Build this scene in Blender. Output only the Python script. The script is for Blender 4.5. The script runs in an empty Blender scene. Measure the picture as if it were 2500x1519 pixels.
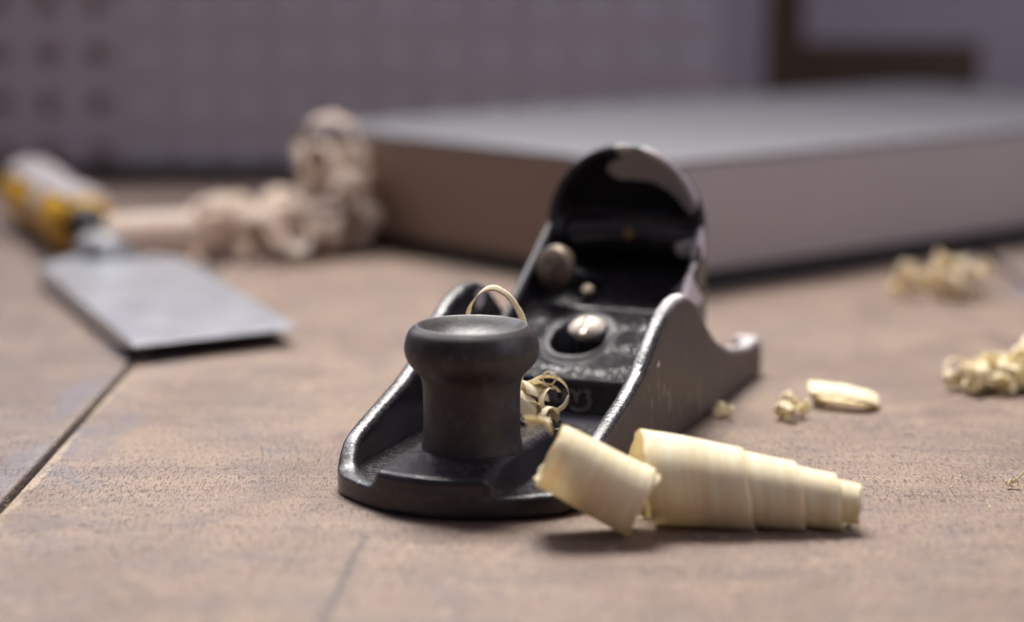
import bpy, math, random
import numpy as np
from mathutils import Vector, Matrix
from math import sin, cos, pi, radians

S = bpy.context.scene
MM = 0.001
random.seed(7); np.random.seed(7)

# ------------------------------------------------------------------ camera, light, exposure
cd = bpy.data.cameras.new('camera'); cam = bpy.data.objects.new('camera', cd)
S.collection.objects.link(cam); S.camera = cam
cam.location = (0, 0, 0.098); cam.rotation_euler = (radians(80), 0, 0)
cd.sensor_width = 36; cd.lens = 72; cd.clip_start = 0.01; cd.clip_end = 20
cd.dof.use_dof = True; cd.dof.focus_distance = 0.383; cd.dof.aperture_fstop = 6.8
cd.dof.aperture_blades = 0

W = bpy.data.worlds.new('World'); S.world = W; W.use_nodes = True
bg = W.node_tree.nodes['Background']
bg.inputs[0].default_value = (0.80, 0.74, 0.97, 1); bg.inputs[1].default_value = 0.20

# ambient shaped for contrast: brighter ahead and above, dimmer behind the camera
_n = W.node_tree.nodes; _l = W.node_tree.links
_tc = _n.new('ShaderNodeTexCoord'); _dp = _n.new('ShaderNodeVectorMath'); _dp.operation = 'DOT_PRODUCT'
_dp.inputs[1].default_value = (0.0, 0.66, 0.75); _l.new(_tc.outputs['Generated'], _dp.inputs[0])
_mr = _n.new('ShaderNodeMapRange'); _mr.inputs[1].default_value = -1; _mr.inputs[2].default_value = 1
_mr.inputs[3].default_value = 0.055; _mr.inputs[4].default_value = 0.30
_l.new(_dp.outputs['Value'], _mr.inputs[0]); _l.new(_mr.outputs[0], bg.inputs[1])
def area(name, loc, target, size, power, col):
    l = bpy.data.lights.new(name, 'AREA'); l.shape = 'RECTANGLE'
    l.size, l.size_y = size; l.energy = power; l.color = col
    o = bpy.data.objects.new(name, l); S.collection.objects.link(o)
    o.location = loc
    o.rotation_euler = (Vector(target) - Vector(loc)).to_track_quat('-Z', 'Y').to_euler()
    return o
_w = area('window_light', (-0.05, 1.05, 1.15), (0, 0.34, 0), (0.62, 0.42), 6.0, (1.0, 0.965, 0.92)); _w.data.spread = radians(62)
area('side_light', (0.95, 0.15, 0.55), (0.05, 0.5, 0.02), (0.5, 0.5), 3.0, (0.90, 0.88, 1.0))
area('left_light', (-0.46, 1.12, 0.66), (0, 0.36, 0.02), (0.42, 0.34), 6.5, (0.88, 0.92, 1.0))

S.view_settings.view_transform = 'Standard'
try: S.view_settings.look = 'None'
except Exception: pass
S.view_settings.exposure = 0.05; S.view_settings.gamma = 1.0
S.view_settings.use_curve_mapping = False

# ------------------------------------------------------------------ helpers
def link(name, me, mat=None, parent=None, **props):
    o = bpy.data.objects.new(name, me); S.collection.objects.link(o)
    if parent is not None: o.parent = parent
    if mat is not None and me is not None: me.materials.append(mat)
    for k, v in props.items(): o[k] = v
    return o
def empty(name, loc=(0, 0, 0), rz=0, **props):
    o = bpy.data.objects.new(name, None); S.collection.objects.link(o)
    o.location = loc; o.rotation_euler = (0, 0, rz); o.empty_display_size = 0.01
    for k, v in props.items(): o[k] = v
    return o
def mesh(name, V, F, smooth=True, attrs=None, scale=MM):
    me = bpy.data.meshes.new(name)
    V = np.asarray(V, dtype=np.float64) * scale
    me.from_pydata(V.tolist() if len(V) < 5000 else [tuple(v) for v in V], [], [tuple(int(i) for i in f) for f in F])
    if smooth: me.polygons.foreach_set('use_smooth', [True] * len(me.polygons))
    if attrs:
        for k, a in attrs.items():
            at = me.attributes.new(k, 'FLOAT', 'POINT'); at.data.foreach_set('value', np.asarray(a, dtype=np.float32))
    me.update(); return me
def box_vf(x0, x1, y0, y1, z0, z1):
    V = [(x, y, z) for x in (x0, x1) for y in (y0, y1) for z in (z0, z1)]
    F = [(0, 1, 3, 2), (4, 6, 7, 5), (0, 4, 5, 1), (2, 3, 7, 6), (0, 2, 6, 4), (1, 5, 7, 3)]
    return V, F
def box(name, mat, parent, x0, x1, y0, y1, z0, z1, bev=0.0, **props):
    V, F = box_vf(x0, x1, y0, y1, z0, z1)
    o = link(name, mesh(name, V, F, smooth=bev > 0), mat, parent, **props)
    if bev:
        m = o.modifiers.new('bevel', 'BEVEL'); m.width = bev * MM; m.segments = 3
    return o
def lathe_vf(prof, n=64, closed=True):
    V = []; F = []
    for r, z in prof:
        for i in range(n):
            a = 2 * pi * i / n; V.append((r * cos(a), r * sin(a), z))
    for j in range(len(prof) - 1):
        for i in range(n):
            k = (i + 1) % n
            F.append((j * n + i, j * n + k, (j + 1) * n + k, (j + 1) * n + i))
    if closed:
        F.append(tuple(range(n - 1, -1, -1))); b = (len(prof) - 1) * n; F.append(tuple(range(b, b + n)))
    return V, F
def smooth_prof(pts, n=6):
    # Catmull-Rom through profile points
    P = [np.array(p, float) for p in pts]; P = [2 * P[0] - P[1]] + P + [2 * P[-1] - P[-2]]
    out = []
    for i in range(1, len(P) - 2):
        for k in range(n):
            t = k / n; a, b, c, d = P[i - 1], P[i], P[i + 1], P[i + 2]
            out.append(tuple(0.5 * ((2 * b) + (-a + c) * t + (2 * a - 5 * b + 4 * c - d) * t * t + (-a + 3 * b - 3 * c + d) * t ** 3)))
    out.append(tuple(P[-2])); return out
def place(V, M):
    return [tuple(M @ Vector(v)) for v in V]

# --- signed-distance modelling ---
def smin(a, b, k):
    h = np.clip(0.5 + 0.5 * (b - a) / k, 0, 1); return b * (1 - h) + a * h - k * h * (1 - h)
def smax(a, b, k): return -smin(-a, -b, k)
def surface_nets(fn, lo, hi, h):
    ax = [np.arange(lo[i], hi[i] + h, h) for i in range(3)]
    X, Y, Z = np.meshgrid(*ax, indexing='ij')
    D = fn(X, Y, Z).astype(np.float64); del X, Y, Z
    ins = D < 0
    nx, ny, nz = D.shape
    acc = np.zeros((nx - 1, ny - 1, nz - 1, 3)); cnt = np.zeros((nx - 1, ny - 1, nz - 1))
    def sl(o): return tuple(slice(o[i], D.shape[i] - 1 + o[i]) for i in range(3))
    corners = [(i, j, k) for i in (0, 1) for j in (0, 1) for k in (0, 1)]
    for a in corners:
        for d in range(3):
            if a[d]: continue
            b = list(a); b[d] = 1; b = tuple(b)
            A = D[sl(a)]; B = D[sl(b)]
            cr = ins[sl(a)] != ins[sl(b)]
            t = np.where(cr, A / np.where(cr, A - B, 1), 0)
            for c in range(3):
                acc[..., c] += np.where(cr, a[c] + (t if c == d else 0), 0)
            cnt += cr
    act = cnt > 0
    idx = -np.ones(act.shape, dtype=np.int64); idx[act] = np.arange(act.sum())
    ijk = np.argwhere(act)
    V = (ijk + acc[act] / cnt[act][:, None]) * h + np.array(lo)
    Fs = []
    for d in range(3):
        a = [slice(None)] * 3; b = [slice(None)] * 3
        a[d] = slice(0, -1); b[d] = slice(1, None)
        sA = ins[tuple(a)]; sB = ins[tuple(b)]
        e = np.argwhere(sA != sB); flip = sA[tuple(e.T)]
        u, v = (d + 1) % 3, (d + 2) % 3
        ok = (e[:, u] > 0) & (e[:, v] > 0) & (e[:, u] < D.shape[u] - 1) & (e[:, v] < D.shape[v] - 1)
        e = e[ok]; flip = flip[ok]
        def g(du, dv):
            q = e.copy(); q[:, u] += du; q[:, v] += dv; return idx[tuple(q.T)]
        q = np.stack([g(-1, -1), g(0, -1), g(0, 0), g(-1, 0)], 1)
        q[~flip] = q[~flip][:, ::-1]
        Fs.append(q)
    F = np.concatenate(Fs); F = F[(F >= 0).all(1)]
    return V, F
def fast_mesh(name, V, F, attrs=None, scale=MM):
    me = bpy.data.meshes.new(name)
    me.vertices.add(len(V)); me.vertices.foreach_set('co', (np.asarray(V) * scale).ravel())
    me.loops.add(F.size); me.loops.foreach_set('vertex_index', F.ravel().astype(np.int32))
    me.polygons.add(len(F)); me.polygons.foreach_set('loop_start', np.arange(0, F.size, 4, dtype=np.int32))
    me.polygons.foreach_set('loop_total', np.full(len(F), 4, dtype=np.int32))
    me.polygons.foreach_set('use_smooth', np.ones(len(F), dtype=bool))
    me.update(calc_edges=True)
    if attrs:
        for k, a in attrs.items():
            at = me.attributes.new(k, 'FLOAT', 'POINT'); at.data.foreach_set('value', np.asarray(a, dtype=np.float32))
    me.validate(); return me
def in_poly(px, py, poly):
    r = np.zeros(px.shape, bool); n = len(poly)
    for i in range(n):
        x1, y1 = poly[i]; x2, y2 = poly[(i + 1) % n]
        c = ((y1 > py) != (y2 > py)) & (px < (x2 - x1) * (py - y1) / ((y2 - y1) if y2 != y1 else 1e-9) + x1)
        r ^= c
    return r

# ------------------------------------------------------------------ materials
class NT:
    def __init__(s, name):
        s.m = bpy.data.materials.new(name); s.m.use_nodes = True
        s.t = s.m.node_tree; s.n = s.t.nodes; s.b = s.n['Principled BSDF']; s.out = s.n['Material Output']
        tc = s.n.new('ShaderNodeTexCoord'); vm = s.n.new('ShaderNodeVectorMath'); vm.operation = 'SCALE'
        vm.inputs[3].default_value = 1000; s.t.links.new(tc.outputs['Object'], vm.inputs[0]); s.co = vm.outputs[0]
    def set(s, k, v):
        if hasattr(v, 'is_linked'): s.t.links.new(v, s.b.inputs[k])
        else: s.b.inputs[k].default_value = v
    def _in(s, sock, v):
        if hasattr(v, 'is_linked'): s.t.links.new(v, sock)
        else: sock.default_value = v
    def noise(s, scale, detail=3, rough=0.55, vec=None, dist=0.0, out='Fac'):
        n = s.n.new('ShaderNodeTexNoise'); v = vec or s.co
        if isinstance(scale, (tuple, list)):
            mp = s.n.new('ShaderNodeVectorMath'); mp.operation = 'MULTIPLY'
            s.t.links.new(v, mp.inputs[0]); mp.inputs[1].default_value = scale; v = mp.outputs[0]; sc = 1
        else: sc = scale
        s.t.links.new(v, n.inputs['Vector']); n.inputs['Scale'].default_value = sc
        n.inputs['Detail'].default_value = detail; n.inputs['Roughness'].default_value = rough
        n.inputs['Distortion'].default_value = dist
        return n.outputs[out]
    def voro(s, scale, feature='F1', vec=None, rnd=1.0):
        n = s.n.new('ShaderNodeTexVoronoi'); n.feature = feature; v = vec or s.co
        if isinstance(scale, (tuple, list)):
            mp = s.n.new('ShaderNodeVectorMath'); mp.operation = 'MULTIPLY'
            s.t.links.new(v, mp.inputs[0]); mp.inputs[1].default_value = scale; v = mp.outputs[0]; scale = 1
        s.t.links.new(v, n.inputs['Vector']); n.inputs['Scale'].default_value = scale
        n.inputs['Randomness'].default_value = rnd
        return n.outputs['Distance']
    def ramp(s, f, a, b):
        n = s.n.new('ShaderNodeMapRange'); n.interpolation_type = 'SMOOTHSTEP'
        s._in(n.inputs[0], f); n.inputs[1].default_value = a; n.inputs[2].default_value = b
        return n.outputs[0]
    def math(s, op, a, b=0.0):
        n = s.n.new('ShaderNodeMath'); n.operation = op; s._in(n.inputs[0], a); s._in(n.inputs[1], b); return n.outputs[0]
    def mix(s, f, a, b):
        n = s.n.new('ShaderNodeMix'); n.data_type = 'RGBA'; s._in(n.inputs[0], f)
        for i, v in ((6, a), (7, b)):
            if hasattr(v, 'is_linked'): s.t.links.new(v, n.inputs[i])
            else: n.inputs[i].default_value = (*v, 1)
        return n.outputs[2]
    def fmix(s, f, a, b):
        n = s.n.new('ShaderNodeMix'); n.data_type = 'FLOAT'; s._in(n.inputs[0], f); s._in(n.inputs[2], a); s._in(n.inputs[3], b)
        return n.outputs[0]
    def attr(s, name):
        n = s.n.new('ShaderNodeAttribute'); n.attribute_name = name; return n.outputs['Fac']
    def sep(s, v=None):
        n = s.n.new('ShaderNodeSeparateXYZ'); s.t.links.new(v or s.co, n.inputs[0]); return n.outputs
    def normz(s):
        g = s.n.new('ShaderNodeNewGeometry'); return s.sep(g.outputs['Normal'])[2]
    def bump(s, h, strength, dist, prev=None):
        n = s.n.new('ShaderNodeBump'); n.inputs['Strength'].default_value = strength
        n.inputs['Distance'].default_value = dist * MM; s.t.links.new(h, n.inputs['Height'])
        if prev: s.t.links.new(prev, n.inputs['Normal'])
        return n.outputs[0]

def enamel(name, knurl=False):
    s = NT(name)
    wear, side, edge = s.attr('wear'), s.attr('side'), s.attr('edge')
    up = s.ramp(s.normz(), 0.25, 0.9)
    base = s.mix(s.noise(0.25, 4), (0.011, 0.010, 0.014), (0.026, 0.023, 0.027))
    # rust-brown hue in places
    base = s.mix(s.math('MULTIPLY', s.ramp(s.noise(0.12, 4), 0.62, 0.75), 0.5), base, (0.05, 0.03, 0.02))
    # fine sawdust speckles
    d1 = s.ramp(s.noise(3.6, 3, 0.8), 0.58, 0.68)
    d2 = s.ramp(s.noise(0.35, 4), 0.40, 0.62)
    dust = s.math('MULTIPLY', s.math('MULTIPLY', d1, d2), s.math('MULTIPLY', up, s.math('SUBTRACT', 1.0, s.math('MULTIPLY', edge, 0.8))))
    low = s.attr('low')
    film = s.math('MULTIPLY', s.ramp(s.noise(0.9, 6, 0.8), 0.40, 0.75), s.math('MULTIPLY', up, s.math('ADD', 0.10, s.math('MULTIPLY', low, 0.30))))
    base = s.mix(film, base, (0.20, 0.18, 0.18))
    base = s.mix(s.math('MULTIPLY', dust, 0.8), base, (0.36, 0.31, 0.24))
    # chipped enamel along the tops of the walls
    vr = s.ramp(s.voro((1.6, 0.9, 0.9), 'DISTANCE_TO_EDGE'), 0.10, 0.02)
    ch = s.ramp(s.noise(0.32, 5, 0.7), 0.52, 0.58)
    chip = s.math('MULTIPLY', s.math('MAXIMUM', s.math('MULTIPLY', vr, 0.30), s.math('MULTIPLY', ch, 0.40)), edge)
    base = s.mix(chip, base, (0.34, 0.33, 0.31))
    # machined outer cheek
    sm = s.ramp(s.noise((0.3, 0.35, 0.13), 5, 0.7), 0.59, 0.68)
    sc = s.mix(s.noise(0.15, 3), (0.034, 0.024, 0.024), (0.050, 0.036, 0.034))
    sc = s.mix(s.math('MULTIPLY', sm, 0.5), sc, (0.30, 0.27, 0.26))
    sp = s.ramp(s.noise(4.0, 1), 0.73, 0.78)
    sc = s.mix(s.math('MULTIPLY', sp, 0.7), sc, (0.32, 0.2, 0.12))
    base = s.mix(side, base, sc)
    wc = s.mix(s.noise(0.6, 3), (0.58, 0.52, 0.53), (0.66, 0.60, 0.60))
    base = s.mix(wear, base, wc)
    s.set('Base Color', base)
    rg = s.fmix(s.noise(0.8, 4), 0.16, 0.30)
    rg = s.fmix(side, rg, 0.45); rg = s.fmix(wear, rg, 0.55); rg = s.fmix(s.math('MAXIMUM', dust, film), rg, 0.7)
    rg = s.fmix(chip, rg, 0.5); rg = s.fmix(s.attr('matte'), rg, 0.6)
    s.set('Roughness', rg)
    s.set('Metallic', s.math('MULTIPLY', s.math('MAXIMUM', s.math('MULTIPLY', side, 0.35), wear), 0.4))
    nb = s.bump(s.noise(0.55, 4), 0.25, 0.25)
    nb = s.bump(s.noise(3.0, 3), 0.18, 0.10, nb)
    nb = s.bump(s.math('MULTIPLY', s.noise(1.1, 5, 0.7), edge), 0.7, 0.5, nb)
    if knurl:
        k = s.attr('knurl')
        v = s.voro((1.7, 1.6, 0.3), 'F1', rnd=0.4)
        kh = s.math('MULTIPLY', s.ramp(v, 0.75, 0.05), k)
        nb = s.bump(kh, 1.0, 0.9, nb)
        s.set('Base Color', s.mix(s.math('MULTIPLY', kh, 0.5), base, (0.13, 0.12, 0.135)))  # raised cells coloured paler, as if catching the light
    s.set('Normal', nb)
    return s.m

def simple(name, col, rough, metal=0.0, n_scale=0.5, var=0.15, bump=0.0, bscale=1.0):
    s = NT(name)
    a = tuple(c * (1 - var) for c in col); b = tuple(c * (1 + var) for c in col)
    s.set('Base Color', s.mix(s.noise(n_scale, 4), a, b)); s.set('Metallic', metal)
    s.set('Roughness', s.fmix(s.noise(n_scale * 2, 3), rough * 0.85, min(1, rough * 1.15)))
    if bump: s.set('Normal', s.bump(s.noise(bscale, 4), 0.5, bump))
    return s.m

def knob_mat():
    s = NT('knob_paint')
    up = s.ramp(s.normz(), -0.2, 0.9)
    b = s.mix(s.noise(0.2, 4), (0.010, 0.009, 0.010), (0.038, 0.027, 0.024))
    dust = s.ramp(s.noise(3.0, 4, 0.8), 0.58, 0.70)
    b = s.mix(s.math('MULTIPLY', dust, 0.45), b, (0.22, 0.19, 0.17))
    sm = s.math('MULTIPLY', s.ramp(s.noise(0.35, 6, 0.75), 0.48, 0.72), 0.28)
    b = s.mix(sm, b, (0.17, 0.15, 0.16))
    s.set('Base Color', b)
    s.set('Roughness', s.fmix(s.noise(0.7, 4), 0.40, 0.60))
    s.set('Coat Weight', 0.0)
    nb = s.bump(s.noise(0.5, 4), 0.25, 0.25); s.set('Normal', s.bump(s.noise(3.5, 3), 0.2, 0.08, nb))
    return s.m

def wood_mat(name, seam=None, seams=(), crack=False, tint=(1, 1, 1), off=0.0):
    s = NT(name)
    def T(c): return tuple(c[i] * tint[i] for i in range(3))
    wv = s.n.new('ShaderNodeVectorMath'); wv.operation = 'ADD'; s.t.links.new(s.co, wv.inputs[0]); wv.inputs[1].default_value = (off, off * 2, 0)
    wz = s.noise(0.03, 3, out='Color', vec=wv.outputs[0])
    mx = s.n.new('ShaderNodeVectorMath'); mx.operation = 'MULTIPLY_ADD'; s.t.links.new(wz, mx.inputs[0])
    mx.inputs[1].default_value = (14, 14, 0); s.t.links.new(wv.outputs[0], mx.inputs[2]); w = mx.outputs[0]
    co = wv.outputs[0]
    c = s.mix(s.ramp(s.noise((0.012, 0.11, 1), 4, vec=w), 0.35, 0.65), T((0.235, 0.178, 0.150)), T((0.315, 0.245, 0.198)))
    c = s.mix(s.math('MULTIPLY', s.ramp(s.noise((0.05, 0.03, 1), 4, vec=w), 0.5, 0.7), 0.6), c, T((0.345, 0.255, 0.195)))
    c = s.mix(s.math('MULTIPLY', s.ramp(s.noise((0.30, 0.10, 1), 4, 0.6, vec=w), 0.50, 0.66), 0.35), c, T((0.38, 0.25, 0.205)))
    c = s.mix(s.math('MULTIPLY', s.ramp(s.noise((0.22, 0.09, 2), 5, 0.65, vec=w), 0.55, 0.68), 0.55), c, T((0.42, 0.34, 0.235)))
    c = s.mix(s.math('MULTIPLY', s.ramp(s.noise((0.06, 0.16, 1), 5, 0.65, vec=co), 0.52, 0.66), 0.55), c, T((0.185, 0.160, 0.170)))
    c = s.mix(s.math('MULTIPLY', s.ramp(s.noise((0.35, 2.2, 1), 4, 0.65, vec=co), 0.58, 0.70), 0.35), c, T((0.13, 0.10, 0.095)))
    c = s.mix(s.math('MULTIPLY', s.ramp(s.noise((0.022, 0.018, 1), 3, vec=w), 0.46, 0.60), 0.55), c, T((0.185, 0.125, 0.10)))
    c = s.mix(s.math('MULTIPLY', s.ramp(s.noise((0.045, 0.028, 3), 5, 0.6, vec=w), 0.52, 0.62), 0.5), c, T((0.38, 0.29, 0.215)))
    c = s.mix(s.math('MULTIPLY', s.ramp(s.noise((0.09, 0.05, 5), 5, 0.65, vec=w), 0.56, 0.66), 0.5), c, T((0.16, 0.135, 0.145)))
    # pores: short dark dashes along the grain, gathered in bands across the board
    band = s.ramp(s.noise((0.02, 0.22, 1), 4, vec=w), 0.36, 0.60)
    p1 = s.ramp(s.noise((2.0, 0.30, 1), 2, 0.5, vec=co), 0.58, 0.64)
    p2 = s.ramp(s.noise((3.6, 0.6, 1), 2, 0.5, vec=co), 0.58, 0.68)
    pores = s.math('MAXIMUM', s.math('MULTIPLY', p1, band), s.math('MULTIPLY', p2, 0.6))
    fib = s.noise((3.5, 0.12, 1), 3, 0.6, vec=co)
    c = s.mix(s.math('MULTIPLY', pores, 0.80), c, T((0.085, 0.062, 0.055)))
    fz = s.noise((1.9, 0.7, 1), 4, 0.7, vec=co)
    c = s.mix(s.math('MULTIPLY', s.ramp(fz, 0.5, 0.25), 0.6), c, T((0.11, 0.080, 0.070)))
    c = s.mix(s.math('MULTIPLY', s.ramp(fz, 0.5, 0.8), 0.5), c, T((0.42, 0.35, 0.28)))
    c = s.mix(s.math('MULTIPLY', s.ramp(fib, 0.35, 0.2), 0.35), c, T((0.14, 0.105, 0.095)))
    X, Y = s.sep()[0], s.sep()[1]
    for sx, sgn in seams:
        d = s.math('MULTIPLY', s.math('SUBTRACT', X, sx), sgn)          # mm inside the board from its edge
        dn = s.math('ADD', d, s.math('MULTIPLY', s.math('SUBTRACT', s.noise((0.12, 0.05, 1), 4), 0.5), 26.0))
        blue = s.math('MULTIPLY', s.ramp(dn, 13.0, 3.0), s.ramp(s.noise((0.05, 0.03, 1), 3), 0.42, 0.56))
        c = s.mix(s.math('MULTIPLY', blue, 0.8), c, (0.135, 0.115, 0.128))
        en = s.math('ADD', d, s.math('MULTIPLY', s.math('SUBTRACT', s.noise((0.5, 0.12, 1), 4), 0.5), 7.0))
        chipd = s.math('MULTIPLY', s.ramp(en, 2.0, 1.0), s.math('MULTIPLY', s.ramp(s.noise((0.02, 0.035, 1), 3), 0.40, 0.55), 1.0 if sgn * (sx + 90.6) == 0 else 0.0))
        if sgn == -1 and sx < 0: c = s.mix(s.math('MULTIPLY', s.ramp(en, 2.0, 1.4), 0.22), c, (0.30, 0.25, 0.20))
        c = s.mix(s.math('MULTIPLY', chipd, 0.6), c, (0.44, 0.33, 0.22))
    if crack:
        # a hairline running along the grain towards the camera
        ln = s.math('SUBTRACT', X, s.math('ADD', -46.7, s.math('MULTIPLY', Y, 0.0645)))
        ln = s.math('ADD', ln, s.math('MULTIPLY', s.math('SUBTRACT', s.noise((0.3, 0.12, 1), 3), 0.5), 2.4))
        cm = s.math('MULTIPLY', s.ramp(s.math('ABSOLUTE', ln), 1.3, 0.15), s.ramp(Y, 338, 330))
        c = s.mix(s.math('MULTIPLY', cm, 0.75), c, (0.07, 0.052, 0.052))
    s.set('Base Color', c)
    s.set('Roughness', s.fmix(s.noise((0.1, 0.3, 1), 4), 0.50, 0.68)); s.set('Specular IOR Level', 0.45)
    hb = s.math('SUBTRACT', s.math('MULTIPLY', fib, 0.35), pores)
    nb = s.bump(hb, 0.9, 0.35)
    nb = s.bump(s.noise((0.12, 0.35, 1), 3, vec=co), 0.35, 0.6, nb)
    nb = s.bump(fz, 0.9, 0.35, nb)
    s.set('Normal', nb)
    return s.m

def shaving_mat(name, a=(0.98, 0.88, 0.62), b=(0.99, 0.95, 0.72), trans=0.30):
    s = NT(name); u, v = s.attr('u'), s.attr('v')
    cb = s.n.new('ShaderNodeCombineXYZ'); s.t.links.new(u, cb.inputs[0]); s.t.links.new(v, cb.inputs[1]); uv = cb.outputs[0]
    c = s.mix(s.ramp(s.noise((0.05, 0.75, 1), 4, vec=uv), 0.3, 0.7), tuple(q * m for q, m in zip(a, (0.94, 0.89, 0.82))), b)                   # growth bands round the strip
    c = s.mix(s.math('MULTIPLY', s.ramp(s.noise((0.22, 0.05, 1), 4, 0.6, vec=uv), 0.5, 0.72), 0.45), c, (0.93, 0.72, 0.52))
    c = s.mix(s.math('MULTIPLY', s.ramp(s.noise((7.0, 0.5, 1), 3, 0.6, vec=uv), 0.45, 0.75), 0.30), c, (0.70, 0.53, 0.30))
    c = s.mix(s.math('MULTIPLY', s.ramp(s.noise((0.6, 7.0, 1), 3, 0.6, vec=uv), 0.55, 0.8), 0.25), c, (0.95, 0.88, 0.66))
    s.set('Base Color', c); s.set('Roughness', 0.62); s.set('Specular IOR Level', 0.3)
    nb = s.bump(s.noise((3.5, 0.35, 1), 4, 0.7, vec=uv), 0.6, 0.2); nb = s.bump(s.noise((0.4, 5.0, 1), 3, vec=uv), 0.3, 0.08, nb)
    s.set('Normal', nb)
    tr = s.n.new('ShaderNodeBsdfTranslucent'); s.t.links.new(c, tr.inputs[0])
    ms = s.n.new('ShaderNodeMixShader'); ms.inputs[0].default_value = trans
    s.t.links.new(s.b.outputs[0], ms.inputs[1]); s.t.links.new(tr.outputs[0], ms.inputs[2]); s.t.links.new(ms.outputs[0], s.out.inputs[0])
    return s.m

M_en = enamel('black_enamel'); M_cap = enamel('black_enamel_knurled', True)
M_knob = knob_mat()
M_steel = simple('screw_steel', (0.52, 0.45, 0.38), 0.55, 0.5, 1.2, 0.25, 0.1, 2.0)
M_blade = simple('blade_steel', (0.42, 0.42, 0.43), 0.36, 0.6, 0.08, 0.22)
M_chis = simple('chisel_steel', (0.36, 0.365, 0.40), 0.33, 0.65, 0.05, 0.25)
M_dark = simple('dark_steel', (0.03, 0.027, 0.028), 0.45, 0.3)
M_brass = simple('old_brass', (0.13, 0.095, 0.065), 0.5, 0.5, 0.35, 0.5)
M_brass2 = simple('bright_brass', (0.20, 0.125, 0.05), 0.5, 0.6, 0.6, 0.2)
M_letter = simple('worn_lettering', (0.42, 0.38, 0.36), 0.6, 0.2, 1.5, 0.5)
M_dust = simple('sawdust', (0.62, 0.50, 0.33), 0.8)
M_shA = shaving_mat('pale_shaving'); M_shB = shaving_mat('thin_shaving', (0.88, 0.81, 0.60), (0.93, 0.88, 0.70), 0.4)
M_shC = shaving_mat('heap_shaving', (0.86, 0.80, 0.76), (0.92, 0.87, 0.84), 0.7)
M_shD = shaving_mat('far_shaving', (0.88, 0.80, 0.62), (0.94, 0.88, 0.72), 0.5)
M_wall = simple('wall_paint', (0.44, 0.39, 0.445), 0.8, 0, 0.012, 0.2)
M_peg = simple('pegboard_paint', (0.47, 0.42, 0.46), 0.75, 0, 0.02, 0.16)
M_holelight = simple('light_through_holes', (0.56, 0.55, 0.59), 0.85, 0, 0.01, 0.08)
M_gapshadow = simple('gap_shadow', (0.022, 0.016, 0.012), 0.7)
M_back = simple('brown_backing', (0.36, 0.29, 0.22), 0.85, 0, 0.02, 0.1)
M_brown = simple('dark_brown_wood', (0.075, 0.045, 0.026), 0.6, 0, 0.02, 0.25)
M_box = simple('case_paint', (0.44, 0.385, 0.37), 0.5, 0, 0.01, 0.08)
M_topdim = simple('case_top_dimmed', (0.092, 0.088, 0.102), 0.6, 0, 0.012, 0.12)
M_endshade = simple('case_end_shade', (0.26, 0.175, 0.125), 0.6, 0, 0.012, 0.15)
M_black = simple('black_rubber', (0.010, 0.009, 0.009), 0.6)
M_yellow = simple('yellow_plastic', (0.55, 0.29, 0.0), 0.45, 0, 0.05, 0.1)
M_palehandle = simple('pale_plastic', (0.27, 0.235, 0.235), 0.7, 0, 0.05, 0.1)

# ------------------------------------------------------------------ setting: bench top and wall
bench = empty('workbench', (0, 0, 0), kind='structure')
def board(x0, x1, mat, z=0.0):
    o = box('board', mat, bench, x0, x1, 120, 1110, -28, z, 0.7); return o
board(-420, -92.6, wood_mat('bench_wood_left', seams=((-92.6, -1),), tint=(0.60, 0.54, 0.53), off=37), -0.25)
board(-90.6, 152.6, wood_mat('bench_wood_middle', seams=((-90.6, 1), (152.6, -1)), crack=True, tint=(0.745, 0.67, 0.615)))
board(156.0, 520, wood_mat('bench_wood_right', seams=((156.0, 1),), tint=(0.72, 0.665, 0.63), off=91), -0.2)
box('bench_underframe', M_black, bench, -420, 520, 120, 1110, -60, -28.5)
link('wall', mesh('wall', [(-900, 1130, -400), (1100, 1130, -400), (1100, 1130, 900), (-900, 1130, 900),
     (-900, 1150, -400), (1100, 1150, -400), (1100, 1150, 900), (-900, 1150, 900)],
     [(0, 1, 2, 3), (7, 6, 5, 4), (0, 4, 5, 1), (3, 2, 6, 7), (0, 3, 7, 4), (1, 5, 6, 2)], False), M_wall, None, kind='structure')

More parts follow.
